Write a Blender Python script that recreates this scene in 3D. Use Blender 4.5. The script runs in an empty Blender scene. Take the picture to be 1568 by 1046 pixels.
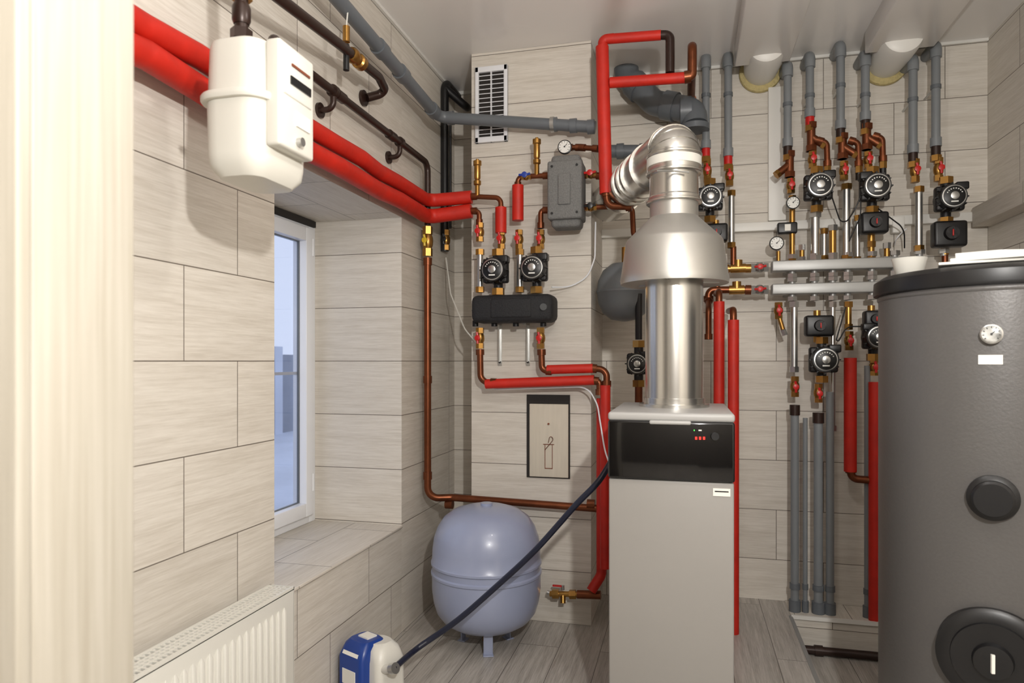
import bpy, bmesh, math
from mathutils import Vector, Matrix
V=Vector
# ------------------------------------------------------------------ back-projection helpers: image pixels to world points on assumed planes (metres)
F=1045.0; TH=math.atan(266/1045.0); CT=math.cos(TH); ST=math.sin(TH); ZC=1.4; VH=553.0
def W(u,v,y):
    cx=(u-784)/F; t=y/(CT+cx*ST)
    return V((t*(-ST+cx*CT), y, ZC+(VH-v)*t/F))
def WX(u,v,x):
    cx=(u-784)/F; t=x/(-ST+cx*CT)
    return V((x, t*(CT+cx*ST), ZC+(VH-v)*t/F))
def lin(c):
    return tuple(((x/255)/12.92 if x/255<=0.04045 else ((x/255+0.055)/1.055)**2.4) for x in c)+(1,)
# ------------------------------------------------------------------ materials
def nd(nt,t,**k):
    n=nt.nodes.new(t)
    for a,b in k.items(): setattr(n,a,b)
    return n
def mat(name,c,rough=.5,metal=0,var=0.0,vscale=8,stretch=(1,1,1),bump=0,emit=0,coat=0):
    m=bpy.data.materials.new(name); m.use_nodes=True; nt=m.node_tree
    p=nt.nodes['Principled BSDF']
    col=lin(c)
    p.inputs['Base Color'].default_value=col
    p.inputs['Roughness'].default_value=rough
    p.inputs['Metallic'].default_value=metal
    if coat: p.inputs['Coat Weight'].default_value=coat
    if emit:
        p.inputs['Emission Color'].default_value=col; p.inputs['Emission Strength'].default_value=emit
    if var or bump:
        tc=nd(nt,'ShaderNodeTexCoord'); mp=nd(nt,'ShaderNodeMapping'); mp.inputs['Scale'].default_value=stretch
        nz=nd(nt,'ShaderNodeTexNoise'); nz.inputs['Scale'].default_value=vscale; nz.inputs['Detail'].default_value=5
        nt.links.new(tc.outputs['Object'],mp.inputs[0]); nt.links.new(mp.outputs[0],nz.inputs['Vector'])
        if var:
            rp=nd(nt,'ShaderNodeMapRange'); rp.inputs[1].default_value=.25; rp.inputs[2].default_value=.75
            rp.inputs[3].default_value=1-var; rp.inputs[4].default_value=1+var
            nt.links.new(nz.outputs['Fac'],rp.inputs[0])
            mx=nd(nt,'ShaderNodeVectorMath',operation='SCALE'); mx.inputs[0].default_value=col[:3]
            nt.links.new(rp.outputs[0],mx.inputs['Scale']); nt.links.new(mx.outputs[0],p.inputs['Base Color'])
        if bump:
            b=nd(nt,'ShaderNodeBump'); b.inputs['Strength'].default_value=bump; b.inputs['Distance'].default_value=.01
            nt.links.new(nz.outputs['Fac'],b.inputs['Height']); nt.links.new(b.outputs[0],p.inputs['Normal'])
    return m
def tile_mat(name,c1,c2,cm,roww,length,rough=.5,offs=.59,floor=False,shift=(0,0),dark=.74):
    m=bpy.data.materials.new(name); m.use_nodes=True; nt=m.node_tree; L=nt.links.new
    p=nt.nodes['Principled BSDF']; p.inputs['Roughness'].default_value=rough
    g=nd(nt,'ShaderNodeNewGeometry'); sp=nd(nt,'ShaderNodeSeparateXYZ'); L(g.outputs['Position'],sp.inputs[0])
    sn=nd(nt,'ShaderNodeSeparateXYZ'); L(g.outputs['True Normal'],sn.inputs[0])
    def M(op,a,b=None):
        n=nd(nt,'ShaderNodeMath',operation=op)
        for i,x in enumerate((a,b)):
            if x is None: continue
            if isinstance(x,(int,float)): n.inputs[i].default_value=x
            else: L(x,n.inputs[i])
        return n.outputs[0]
    ay=M('GREATER_THAN',M('ABSOLUTE',sn.outputs[1]),.5)
    az=M('GREATER_THAN',M('ABSOLUTE',sn.outputs[2]),.5)
    nay=M('SUBTRACT',1,ay); naz=M('SUBTRACT',1,az)
    a=M('ADD',M('MULTIPLY',sp.outputs[0],ay),M('MULTIPLY',sp.outputs[1],nay))
    b=M('ADD',M('MULTIPLY',sp.outputs[2],naz),M('MULTIPLY',sp.outputs[0],az))
    a=M('ADD',a,20+shift[0]); b=M('ADD',b,roww*60+shift[1])
    cb=nd(nt,'ShaderNodeCombineXYZ'); L(a,cb.inputs[0]); L(b,cb.inputs[1])
    br=nd(nt,'ShaderNodeTexBrick'); br.offset=offs; br.offset_frequency=2; br.squash=1
    br.inputs['Scale'].default_value=1; br.inputs['Brick Width'].default_value=length; br.inputs['Row Height'].default_value=roww
    br.inputs['Mortar Size'].default_value=.0018; br.inputs['Mortar Smooth'].default_value=.1; br.inputs['Bias'].default_value=0
    br.inputs['Color1'].default_value=(0,0,0,1); br.inputs['Color2'].default_value=(1,1,1,1); br.inputs['Mortar'].default_value=(.5,.5,.5,1)
    L(cb.outputs[0],br.inputs['Vector'])
    rnd=nd(nt,'ShaderNodeSeparateColor'); L(br.outputs['Color'],rnd.inputs[0])
    def grain(sa,sb,det,rg=.6):
        c=nd(nt,'ShaderNodeCombineXYZ'); L(M('MULTIPLY',a,sa),c.inputs[0]); L(M('MULTIPLY',b,sb),c.inputs[1]); L(M('MULTIPLY',rnd.outputs[0],37.0),c.inputs[2])
        n=nd(nt,'ShaderNodeTexNoise'); n.inputs['Scale'].default_value=1; n.inputs['Detail'].default_value=det; n.inputs['Roughness'].default_value=rg
        L(c.outputs[0],n.inputs['Vector']); return n.outputs['Fac']
    g1=grain(2.0,40,6,.68); g2=grain(8,190,3,.7); g3=grain(1.5,7,3)
    s=M('ADD',M('ADD',M('MULTIPLY',g1,.45),M('MULTIPLY',g2,.4)),M('MULTIPLY',g3,.15))
    mr=nd(nt,'ShaderNodeMapRange'); mr.inputs[1].default_value=.38; mr.inputs[2].default_value=.6; L(s,mr.inputs[0])
    mx=nd(nt,'ShaderNodeMix',data_type='RGBA'); L(mr.outputs[0],mx.inputs[0])
    mx.inputs[6].default_value=lin(c2); mx.inputs[7].default_value=lin(c1)
    kn=nd(nt,'ShaderNodeMapRange'); kn.inputs[1].default_value=.62; kn.inputs[2].default_value=.72; L(g1,kn.inputs[0])
    mk=nd(nt,'ShaderNodeMix',data_type='RGBA',blend_type='MULTIPLY'); L(M('MULTIPLY',kn.outputs[0],.6),mk.inputs[0]); L(mx.outputs[2],mk.inputs[6]); mk.inputs[7].default_value=(dark,dark*.95,dark*.89,1)
    tv=nd(nt,'ShaderNodeVectorMath',operation='SCALE'); L(mk.outputs[2],tv.inputs[0]); L(M('ADD',.95,M('MULTIPLY',rnd.outputs[0],.08)),tv.inputs['Scale'])
    mm=nd(nt,'ShaderNodeMix',data_type='RGBA'); L(br.outputs['Fac'],mm.inputs[0]); L(tv.outputs[0],mm.inputs[6]); mm.inputs[7].default_value=lin(cm)
    L(mm.outputs[2],p.inputs['Base Color'])
    bp=nd(nt,'ShaderNodeBump'); bp.inputs['Strength'].default_value=.5; bp.inputs['Distance'].default_value=.002
    L(M('SUBTRACT',M('MULTIPLY',g2,.25),br.outputs['Fac']),bp.inputs['Height']); L(bp.outputs[0],p.inputs['Normal'])
    return m
TILE=tile_mat('wood_look_tile',(221,215,205),(198,190,178),(108,99,89),.28,.6,shift=(-.095,0))
TILE2=tile_mat('wood_look_tile_long',(221,215,205),(198,190,178),(108,99,89),.28,2.0,offs=0)
FLOORM=tile_mat('floor_plank_tile',(190,185,178),(144,138,130),(100,95,89),.2,1.2,rough=.38)
CEILM=mat('ceiling_paint',(238,235,232),.22,var=.02,vscale=2)
WHITE=mat('white_paint',(228,226,220),.4)
PLAST=mat('corridor_plaster',(120,114,106),.8,var=.05)
PVCW=mat('white_pvc',(232,234,238),.3)
METERW=mat('meter_enamel',(220,217,207),.35,var=.02,vscale=5)
RED=mat('red_foam',(192,32,14),.55,var=.14,vscale=14,bump=.35)
GREYP=mat('grey_pvc',(98,103,108),.38,var=.05)
RISER=mat('pp_pipe_grey',(124,128,131),.35,var=.05)
COPP=mat('lacquered_copper',(118,66,40),.34,.75,var=.25,vscale=12)
DARKP=mat('brown_painted_steel',(50,34,28),.35,.3,var=.15)
BRASS=mat('brass',(168,126,66),.28,.9,var=.12,vscale=20)
NICK=mat('nickel',(190,190,188),.28,.9,var=.06,vscale=20)
BLACK=mat('black_plastic',(18,18,20),.38)
IRON=mat('cast_iron_black',(30,28,29),.45,.2,bump=.2,vscale=60)
GBLACK=mat('black_gloss_panel',(5,5,7),.1,coat=.3)
REDH=mat('red_handle',(190,25,22),.35)
YELH=mat('yellow_handle',(205,175,40),.35)
BLUEH=mat('blue_handle',(30,60,150),.35)
STEEL=mat('stainless_steel',(205,203,198),.24,.95,var=.06,vscale=3,stretch=(14,14,.6))
ALU=mat('aluminium_cone',(190,188,183),.4,.8,var=.05,vscale=6)
TANKG=mat('tank_vinyl_grey',(96,94,93),.42,.25,var=.04,vscale=120,bump=.08)
BOILG=mat('boiler_enamel_grey',(148,145,141),.42,var=.02,vscale=3)
BOILL=mat('boiler_lid_grey',(170,169,167),.4)
EXPB=mat('vessel_enamel_blue_grey',(150,158,184),.28,var=.03,vscale=4,coat=.3)
VESG=mat('vessel_dark_grey',(112,116,120),.35)
HOSE=mat('navy_hose',(22,26,46),.35)
BLUEP=mat('blue_plastic',(28,62,140),.3)
CREAM=mat('cream_plastic',(218,216,208),.35)
INSG=mat('grey_epp_insulation',(112,112,110),.75,var=.22,vscale=140,bump=.4)
INSB=mat('black_epp_insulation',(31,31,33),.75,var=.25,vscale=140,bump=.4)
MANI=mat('manifold_silver_paint',(160,160,158),.4,.4,var=.06)
DIAL=mat('dial_white',(235,235,230),.3)
PAPER=mat('paper',(235,233,226),.7)
BOARD=mat('pale_board',(208,199,182),.65,var=.06,vscale=10,stretch=(5,1,.6))
DARK=mat('dark_parts_and_painted_shade',(38,34,31),.8)  # colour of small dark parts, and of shade painted in for openings
FOAM=mat('yellow_pu_foam',(196,180,128),.9,bump=1,vscale=60,var=.15)
RUST=mat('brown_mark',(120,60,35),.6)
LED=mat('red_led',(255,40,30),.4,emit=1.5)
LEDG=mat('green_led',(80,255,90),.4,emit=1)
LAMPE=mat('lamp_glass',(255,244,228),.4,emit=3)
SNOW=mat('exterior_snow',(205,212,225),.8,var=.1,vscale=1.5)
FENCE=mat('exterior_render',(140,148,162),.8,var=.1,vscale=3)
def woodjamb():
    m=mat('pale_wood_jamb',(190,184,170),.5); nt=m.node_tree; L=nt.links.new
    p=nt.nodes['Principled BSDF']; g=nd(nt,'ShaderNodeNewGeometry'); mp=nd(nt,'ShaderNodeMapping'); mp.inputs['Scale'].default_value=(70,70,2.2)
    n=nd(nt,'ShaderNodeTexNoise'); n.inputs['Scale'].default_value=1; n.inputs['Detail'].default_value=5
    r=nd(nt,'ShaderNodeValToRGB'); r.color_ramp.elements[0].position=.3; r.color_ramp.elements[0].color=lin((163,156,142)); r.color_ramp.elements[1].position=.65; r.color_ramp.elements[1].color=lin((178,172,160))
    L(g.outputs['Position'],mp.inputs[0]); L(mp.outputs[0],n.inputs['Vector']); L(n.outputs['Fac'],r.inputs[0]); L(r.outputs[0],p.inputs['Base Color'])
    return m
JAMB=woodjamb()
def glassmat():
    m=bpy.data.materials.new('window_glass'); m.use_nodes=True; nt=m.node_tree; nt.nodes.clear(); L=nt.links.new
    o=nd(nt,'ShaderNodeOutputMaterial'); t=nd(nt,'ShaderNodeBsdfTransparent'); t.inputs[0].default_value=(.84,.85,.88,1)
    g=nd(nt,'ShaderNodeBsdfGlossy'); g.inputs['Roughness'].default_value=.03; mx=nd(nt,'ShaderNodeMixShader'); mx.inputs[0].default_value=.08
    L(t.outputs[0],mx.inputs[1]); L(g.outputs[0],mx.inputs[2]); L(mx.outputs[0],o.inputs[0]); return m
GLASS=glassmat()
# ------------------------------------------------------------------ mesh builder
def frame(d):
    d=d.normalized(); a=V((0,0,1)) if abs(d.z)<.9 else V((1,0,0))
    x=a.cross(d).normalized(); y=d.cross(x).normalized(); return x,y,d
def fillet(pts,R,n=7):
    out=[pts[0]]
    for i in range(1,len(pts)-1):
        a,b,c=pts[i-1],pts[i],pts[i+1]; d1=(a-b); d2=(c-b); l1=d1.length; l2=d2.length
        if l1<1e-6 or l2<1e-6: continue
        d1/=l1; d2/=l2; ang=d1.angle(d2)
        if ang>3.08: out.append(b); continue
        Lc=min(R/math.tan(ang/2),.48*l1,.48*l2); r=Lc*math.tan(ang/2)
        cen=b+(d1+d2).normalized()*(r/math.sin(ang/2)); v0=b+d1*Lc-cen; v1=b+d2*Lc-cen
        om=v0.angle(v1)
        for k in range(n+1):
            t=k/n; out.append(cen+(v0*math.sin((1-t)*om)+v1*math.sin(t*om))/math.sin(om))
    out.append(pts[-1]); return out
class O:
    def __init__(s,name): s.name=name; s.bm=bmesh.new(); s.mats=[]
    def mi(s,m):
        if m not in s.mats: s.mats.append(m)
        return s.mats.index(m)
    def rings(s,rings,m,cap0=True,cap1=True,closed=True):
        k=s.mi(m); vs=[[s.bm.verts.new(p) for p in r] for r in rings]
        for a,b in zip(vs,vs[1:]):
            n=len(a)
            for i in range(n):
                j=(i+1)%n
                try: f=s.bm.faces.new((a[i],a[j],b[j],b[i])); f.material_index=k
                except ValueError: pass
        if cap0:
            f=s.bm.faces.new(list(reversed(vs[0]))); f.material_index=k
        if cap1:
            f=s.bm.faces.new(vs[-1]); f.material_index=k
        return s
    def lathe(s,o,prof,m,axis=(0,0,1),seg=28):
        x,y,d=frame(V(axis)); o=V(o); R=[]
        for r,h in prof:
            r=max(r,.0004); R.append([o+d*h+(x*math.cos(t)+y*math.sin(t))*r for t in [2*math.pi*i/seg for i in range(seg)]])
        return s.rings(R,m)
    def cyl(s,a,b,r,m,r2=None,seg=18):
        a=V(a); b=V(b); return s.lathe(a,[(r,0),(r if r2 is None else r2,(b-a).length)],m,b-a,seg)
    def hexn(s,a,b,r,m): return s.cyl(a,b,r,m,seg=6)
    def tube(s,pts,r,m,R=.05,seg=14):
        p=fillet([V(q) for q in pts],R); n=len(p)
        T=[]
        for i in range(n):
            t=(p[min(i+1,n-1)]-p[max(i-1,0)])
            T.append(t.normalized() if t.length>1e-9 else (T[-1] if T else V((0,0,1))))
        x,y,_=frame(T[0]); rg=[]
        for i in range(n):
            if i:
                q=T[i-1].rotation_difference(T[i]); x=q@x
            x=(x-T[i]*x.dot(T[i])).normalized(); y=T[i].cross(x)
            rg.append([p[i]+(x*math.cos(t)+y*math.sin(t))*r for t in [2*math.pi*k/seg for k in range(seg)]])
        return s.rings(rg,m)
    def box(s,c,size,m,bev=0,rot=0,seg=3,M=None):
        t=bmesh.new(); bmesh.ops.create_cube(t,size=1)
        for v in t.verts: v.co=V((v.co.x*size[0],v.co.y*size[1],v.co.z*size[2]))
        if bev: bmesh.ops.bevel(t,geom=t.edges[:],offset=bev,segments=seg,profile=.5,affect='EDGES')
        mt=Matrix.Translation(V(c))@(M if M is not None else Matrix.Rotation(rot,4,'Z')); bmesh.ops.transform(t,matrix=mt,verts=t.verts)
        k=s.mi(m)
        for f in t.faces: f.material_index=k
        me=bpy.data.meshes.new('t'); t.to_mesh(me); t.free(); s.bm.from_mesh(me); bpy.data.meshes.remove(me); return s
    def bx(s,x0,x1,y0,y1,z0,z1,m,bev=0): return s.box(((x0+x1)/2,(y0+y1)/2,(z0+z1)/2),(abs(x1-x0),abs(y1-y0),abs(z1-z0)),m,bev)
    def rrect(s,c,secs,m,cr=.4,n=6,rot=0):
        rg=[]; cr_,sr_=math.cos(rot),math.sin(rot)
        for z,sx,sy,r in secs:
            ring=[]; hx=sx/2-r; hy=sy/2-r
            for qx,qy,a0 in ((1,1,0),(-1,1,90),(-1,-1,180),(1,-1,270)):
                for k in range(n+1):
                    a=math.radians(a0+90*k/n); px=qx*hx+r*math.cos(a); py=qy*hy+r*math.sin(a)
                    ring.append(V((c[0]+px*cr_-py*sr_,c[1]+px*sr_+py*cr_,c[2]+z)))
            rg.append(ring)
        return s.rings(rg,m)
    def done(s,smooth=True,ang=38):
        bmesh.ops.recalc_face_normals(s.bm,faces=s.bm.faces[:])
        me=bpy.data.meshes.new(s.name); s.bm.to_mesh(me); s.bm.free()
        for m in s.mats: me.materials.append(m)
        ob=bpy.data.objects.new(s.name,me); bpy.context.scene.collection.objects.link(ob)
        if smooth:
            me.polygons.foreach_set('use_smooth',[True]*len(me.polygons)); me.set_sharp_from_angle(angle=math.radians(ang))
        cs=[v.co for v in me.vertices]
        c=V(((min(v.x for v in cs)+max(v.x for v in cs))/2,(min(v.y for v in cs)+max(v.y for v in cs))/2,min(v.z for v in cs)))
        me.transform(Matrix.Translation(-c)); ob.location=c
        return ob
# ------------------------------------------------------------------ room shell
XL=-1.42; XR=1.54; YB=4.1; CZ=3.096; YF=-1.3; YP=3.6; PX0=-1.147; PX1=-.485
WY0,WY1,WZ0,WZ1=2.147,3.27,.541,2.141
w=O('wall_left')
w.bx(-2.02,XL,YF,WY0,-.1,CZ,TILE).bx(-2.02,XL,WY1,YB,-.1,CZ,TILE2).bx(-2.02,XL,WY0,WY1,-.1,WZ0,TILE).bx(-2.02,XL,WY0,WY1,WZ1,CZ,TILE); w.done(False)
O('wall_back').bx(-2.02,XR+.15,YB,YB+.15,-.15,CZ,TILE).done(False)
O('wall_right').bx(XR,XR+.15,YF,YB,-.15,CZ,TILE).done(False)
O('wall_rear').bx(-2.02,XR+.15,YF-.15,YF,-.15,CZ,PLAST).done(False)
O('wall_pier').bx(PX0,PX1,YP,YB-.001,0,CZ-.001,TILE2).done(False)
O('wall_front').bx(XL,-.87,.66,.80,0,CZ-.001,PLAST).done(False)
O('ceiling').bx(-2.02,XR+.15,YF-.15,YB+.15,CZ,CZ+.1,CEILM).done(False)
XE=.54; PZ=.052
f=O('floor'); f.bx(-2.02,XE,YF-.15,YB,-.2,0,FLOORM); f.bx(.165,XE,1.7,YB,0,PZ,FLOORM); f.bx(XE,XR+.15,YF-.15,YB,-.2,-.11,FLOORM); f.bx(XE,XR,3.86,YB,-.11,PZ+.005,TILE); f.done(False)
t=O('trim_1'); t.bx(-1.12,-.77,.64,.66,0,CZ-.002,JAMB,.004).bx(-.87,-.77,.66,.82,0,CZ-.002,JAMB,.004).bx(-1.0,-.86,.80,.82,0,CZ-.002,JAMB); t.done()
O('trim_2').bx(PX1,XR,YB-.05,YB,2.13,2.18,WHITE,.004).bx(XR-.09,XR,1.0,YB-.05,2.1,2.2,TILE,.004).done()
O('trim_3').bx(XL,PX0,YB-.02,YB,CZ-.02,CZ,WHITE).bx(XL,XL+.015,YF,YB,CZ-.015,CZ,WHITE).bx(PX1,XR,YB-.015,YB,CZ-.015,CZ,WHITE).done()
O('trim_4').bx(XE-.012,XE+.006,1.7,3.86,PZ-.02,PZ+.004,MANI).bx(XE,XR,3.848,3.862,PZ-.01,PZ+.01,WHITE).done()
O('window_sill').bx(-1.93,XL+.008,WY0,WY1,WZ0,WZ0+.012,TILE,.003).done()
g=O('exterior_ground'); g.bx(-9,-2.1,-3,12,-.05,.3,SNOW); g.done(False)
g=O('exterior_fence'); g.bx(-6.1,-6.0,-3,16,.3,1.5,FENCE)
for k in range(8): g.bx(-5.98,-5.94,-2+k*2.2,-1.8+k*2.2,.3,1.62,SNOW)
g.done(False)
# ceiling duct boxings
for n,(x0,x1) in enumerate(((.254,.534),(.895,1.215))):
    O('boxed_ceiling_duct').bx(x0,x1,.9,3.86,2.985,CZ-.001,CEILM,.006).done()
for u,vv,uu in ((1167,101,0),(1362,88,0)):
    c=W(u,vv,4.0); o=O('ventilation_duct_sleeve')
    o.lathe((c.x,3.74,c.z+.01),[(.07,0),(.092,.012),(.1,.04),(.1,.2),(.09,.35)],WHITE,(0,1,0),32)
    o.lathe((c.x,4.07,c.z),[(.092,0),(.112,.004),(.116,.02),(.1,.028)],FOAM,(0,1,0),32); o.done()
# window
w=O('window_1')
def fr(x0,x1,y0,y1,z0,z1,wd,m):
    w.bx(x0,x1,y0,y0+wd,z0,z1,m,.004).bx(x0,x1,y1-wd,y1,z0,z1,m,.004).bx(x0,x1,y0+wd,y1-wd,z0,z0+wd,m,.004).bx(x0,x1,y0+wd,y1-wd,z1-wd,z1,m,.004)
fr(-1.99,-1.915,WY0,WY1,WZ0+.012,WZ1,.06,PVCW)
fr(-1.975,-1.895,WY0+.05,2.70,WZ0+.055,WZ1-.05,.07,PVCW); fr(-1.975,-1.895,2.715,WY1-.05,WZ0+.055,WZ1-.05,.07,PVCW)
fr(-1.95,-1.935,2.78,WY1-.115,WZ0+.12,WZ1-.115,.01,GREYP)
w.bx(-1.945,-1.94,WY0+.1,2.66,WZ0+.1,WZ1-.1,GLASS).bx(-1.945,-1.94,2.77,WY1-.1,WZ0+.1,WZ1-.1,GLASS)
w.bx(-1.96,-1.95,2.77,WY1-.1,1.33,1.345,PVCW)
for z in (.72,1.95): w.cyl((-1.9,WY1-.055,z),(-1.9,WY1-.055,z+.09),.009,PVCW)
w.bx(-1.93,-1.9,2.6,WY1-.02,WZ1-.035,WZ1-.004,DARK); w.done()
# ------------------------------------------------------------------ reusable parts
def ball_valve(p,L=.09,hc=None,axis=(0,0,1),r=.017,body=BRASS,name='ball_valve',face=(0,-1,0)):
    hc=hc or REDH; o=O(name); d=V(axis).normalized(); p=V(p); fc=V(face)
    o.hexn(p-d*L/2,p-d*L*.24,r*1.3,body).hexn(p+d*L*.24,p+d*L/2,r*1.3,body)
    o.lathe(p-d*L*.25,[(r,0),(r*1.35,L*.12),(r*1.45,L*.25),(r*1.35,L*.38),(r,L*.5)],body,d,16)
    o.cyl(p,p+fc*.042,.007,NICK).lathe(p+fc*.036,[(.012,0),(.015,.004),(.015,.014),(.008,.016)],hc,fc,14)
    e=d.cross(fc).normalized(); q=p+fc*.044
    o.tube([q-e*.004+d*.03,q+d*.012,q-d*.012,q-d*.03],.0065,hc,.01,8)
    return o.done()
def riser(u,v0,v1,y,r=.019,m=RISER,top=None,name='riser_pipe',coup=True):
    o=O(name); a=W(u,v0,y); b=V((a.x,a.y,W(u,v1,y).z))
    if top: o.tube([b,a,V((a.x,YB-.002,a.z))],r,m,.05); o.tube([V((a.x,a.y,a.z-.07)),a,V((a.x,YB-.03,a.z))],r*1.32,m,.05)
    else: o.cyl(a,b,r,m)
    if coup: o.cyl(b,b+V((0,0,.045)),r*1.28,m)
    zc_=a.z-.22; o.cyl((a.x,a.y,zc_-.01),(a.x,a.y,zc_+.01),r*1.18,GREYP).cyl((a.x,a.y+r,zc_),(a.x,YB-.002,zc_),.006,NICK)
    return o.done()
def straight(u,v0,v1,y,r,m,name,nut=None):
    a=W(u,v0,y); b=V((a.x,a.y,W(u,v1,y).z)); o=O(name); o.cyl(a,b,r,m)
    if nut: o.hexn(a,a-V((0,0,.03)),r*1.4,nut).hexn(b,b+V((0,0,.03)),r*1.4,nut)
    return o.done()
def pump(u,v,y,R=.058,side=1):
    c=W(u,v,y); o=O('circulation_pump'); z=V((0,0,1)); f=V((0,-1,0))
    o.cyl(c-z*.1,c+z*.1,.024,IRON).hexn(c-z*.12,c-z*.085,.034,BRASS).hexn(c+z*.085,c+z*.12,.034,BRASS)
    o.lathe(c+V((0,.035,0)),[(.02,0),(.05,.01),(.058,.03),(.056,.05),(.045,.06)],IRON,f,24)
    o.box(c+f*.045,(R*2.05,.05,R*1.95),IRON,.012)
    o.lathe(c+f*.06,[(R,0),(R,.035),(R*.95,.045),(R*.93,.055)],BLACK,f,32)
    for k in range(12):
        a=2*math.pi*k/12; q=c+f*.08+V((math.cos(a),0,math.sin(a)))*R; o.box(q,(.006,.035,.016),BLACK,0,M=Matrix.Rotation(-a,4,'Y')@Matrix.Rotation(math.pi/2,4,'Y'))
    o.lathe(c+f*.112,[(R*.84,0),(R*.84,.006),(R*.74,.007)],NICK,f,32)
    o.lathe(c+f*.116,[(R*.76,0),(R*.76,.005),(R*.7,.007)],BLACK,f,28)
    o.lathe(c+f*.12,[(R*.3,0),(R*.3,.009),(R*.22,.011)],NICK,f,20)
    for k in range(8):
        a=math.pi*(.15+.1*k); q=c+f*.1235+V((math.cos(a),0,math.sin(a)))*R*.56; o.box(q,(R*.08,.002,R*.08),DIAL)
    o.box(c+f*.1235-z*R*.45,(R*.5,.003,R*.1),DIAL)
    o.box(c+f*.07+V((side*R*.7,0,R*.85)),(R*.9,.06,R*.6),BLACK,.008)
    return o.done()
def actuator(u,v,y,w=.12,h=.1):
    c=W(u,v,y); o=O('mixing_valve_actuator'); o.box(c+V((0,-.05,0)),(w,.075,h),BLACK,.014); o.cyl(c+V((0,-.085,0)),c+V((0,-.108,0)),h*.28,IRON,h*.24)
    o.box(c+V((0,-.112,0)),(.006,.008,h*.25),REDH,.002); o.cyl(c+V((0,-.02,0)),c+V((0,.02,0)),.03,BRASS); o.cyl(c-V((0,0,h*.5+.03)),c+V((0,0,h*.5+.03)),.018,BRASS); return o.done()
def gauge(c,r,f=V((0,-1,0)),name='pressure_gauge',back=.03):
    o=O(name); c=V(c); f=V(f).normalized()
    o.lathe(c-f*back*.2,[(r*.9,0),(r,.004),(r,.016),(r*.88,.018)],BLACK if name!='tank_thermometer' else NICK,f,28)
    o.lathe(c+f*(.016-back*.2),[(r*.86,0),(r*.86,.002)],DIAL,f,28)
    o.cyl(c-f*back,c,.007,BRASS)
    x,y,_=frame(f); q=c+f*(.02-back*.2)
    for k in range(9):
        a=math.radians(-40+k*32.5); d=x*math.cos(a)+y*math.sin(a); o.cyl(q+d*r*.62-f*.001,q+d*r*.78-f*.001,r*.035,BLACK,seg=5)
    o.cyl(q,q+(x*.5+y*.5).normalized()*r*.55,r*.04,BLACK,seg=6).cyl(q-f*.002,q+f*.002,r*.1,BLACK); return o.done()
def strainer(u,v0,v1,y,side=1):
    a=W(u,v0,y); b=V((a.x,a.y,W(u,v1,y).z)); o=O('pipe_strainer'); L=(a-b).length; m=(a+b)/2
    o.hexn(a,a-V((0,0,.03)),.029,COPP).hexn(b,b+V((0,0,.03)),.029,COPP).cyl(a,b,.022,COPP)
    e=m+V((side*.055,-.01,-.045)); o.cyl(m,e,.02,COPP).hexn(e,e+(e-m).normalized()*.02,.024,BRASS); return o.done()
def air_vent(u,v0,v1,y):
    a=W(u,v0,y); b=V((a.x,a.y,W(u,v1,y).z)); L=a.z-b.z; o=O('automatic_air_vent')
    o.lathe(b,[(.013,0),(.013,L*.3),(.02,L*.33),(.02,L*.42),(.013,L*.45),(.017,L*.5),(.017,L*.82),(.022,L*.84),(.022,L*.95),(.008,L*.97),(.008,L)],BRASS); return o.done()
# ------------------------------------------------------------------ left wall: gas meter etc
m=O('gas_meter'); mx,my=-1.05,1.515; z0=1.842; mk=.9
def S(l): return [(a*mk,b,c,d) for a,b,c,d in l]
m.rrect((mx,my,z0),S([(0,.08,.1,.03),(.004,.12,.18,.04),(.03,.155,.225,.05),(.06,.165,.235,.055),(.2,.168,.238,.055)]),METERW)
m.rrect((mx,my,z0),S([(.2,.19,.262,.066),(.206,.196,.268,.068),(.215,.196,.268,.068),(.22,.19,.262,.066)]),METERW)
m.rrect((mx,my,z0),S([(.22,.165,.235,.055),(.34,.16,.23,.055),(.362,.15,.22,.05),(.372,.12,.19,.04)]),METERW)
m.box((-.952,1.508,z0+.2),(.04,.155,.255),METERW,.008)
m.box((-.9345,1.508,z0+.255),(.012,.125,.11),CREAM,.004)
m.box((-.927,1.515,z0+.24),(.004,.09,.02),BLACK).box((-.927,1.515,z0+.278),(.004,.08,.006),RUST).box((-.93,1.53,z0+.155),(.004,.06,.035),PAPER)
m.cyl((-.935,1.51,z0+.1),(-.918,1.51,z0+.1),.011,NICK)
ztop=z0+.372*mk
for yy in (1.45,1.6): m.cyl((mx,yy,ztop-.02),(mx,yy,ztop+.02),.018,NICK).hexn((mx,yy,ztop+.005),(mx,yy,ztop+.03),.026,DARKP)
m.done()
g=O('gas_pipe'); zg=2.47; xg=-1.355
g.tube([(-1.06,1.6,ztop+.02),(-1.06,1.6,2.252),(-1.2,1.85,2.345),(xg,2.15,zg),(xg,3.47,zg),(xg,3.47,W(655,345,3.47).z)],.017,DARKP,.05)
for yy in (2.5,3.0): g.cyl((xg,yy-.03,zg),(xg,yy+.03,zg),.022,DARKP)
g.done()
pz=W(655,395,3.47).z; g=O('copper_gas_drop')
g.tube([(xg,3.47,pz),(xg,3.47,.657),(xg+.12,3.525,.657),(-.42,3.53,.637)],.0195,COPP,.06)
for zz in (pz-.02,1.3,.78): g.cyl((xg,3.47,zz-.02),(xg,3.47,zz+.02),.024,COPP)
for u in (688,742,905): q=W(u,772,3.53); g.cyl(q-V((.02,0,0)),q+V((.02,0,0)),.025,COPP)
g.done()
ball_valve((xg,3.47,W(655,370,3.47).z),.16,YELH,r=.021,name='gas_ball_valve')
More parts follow.
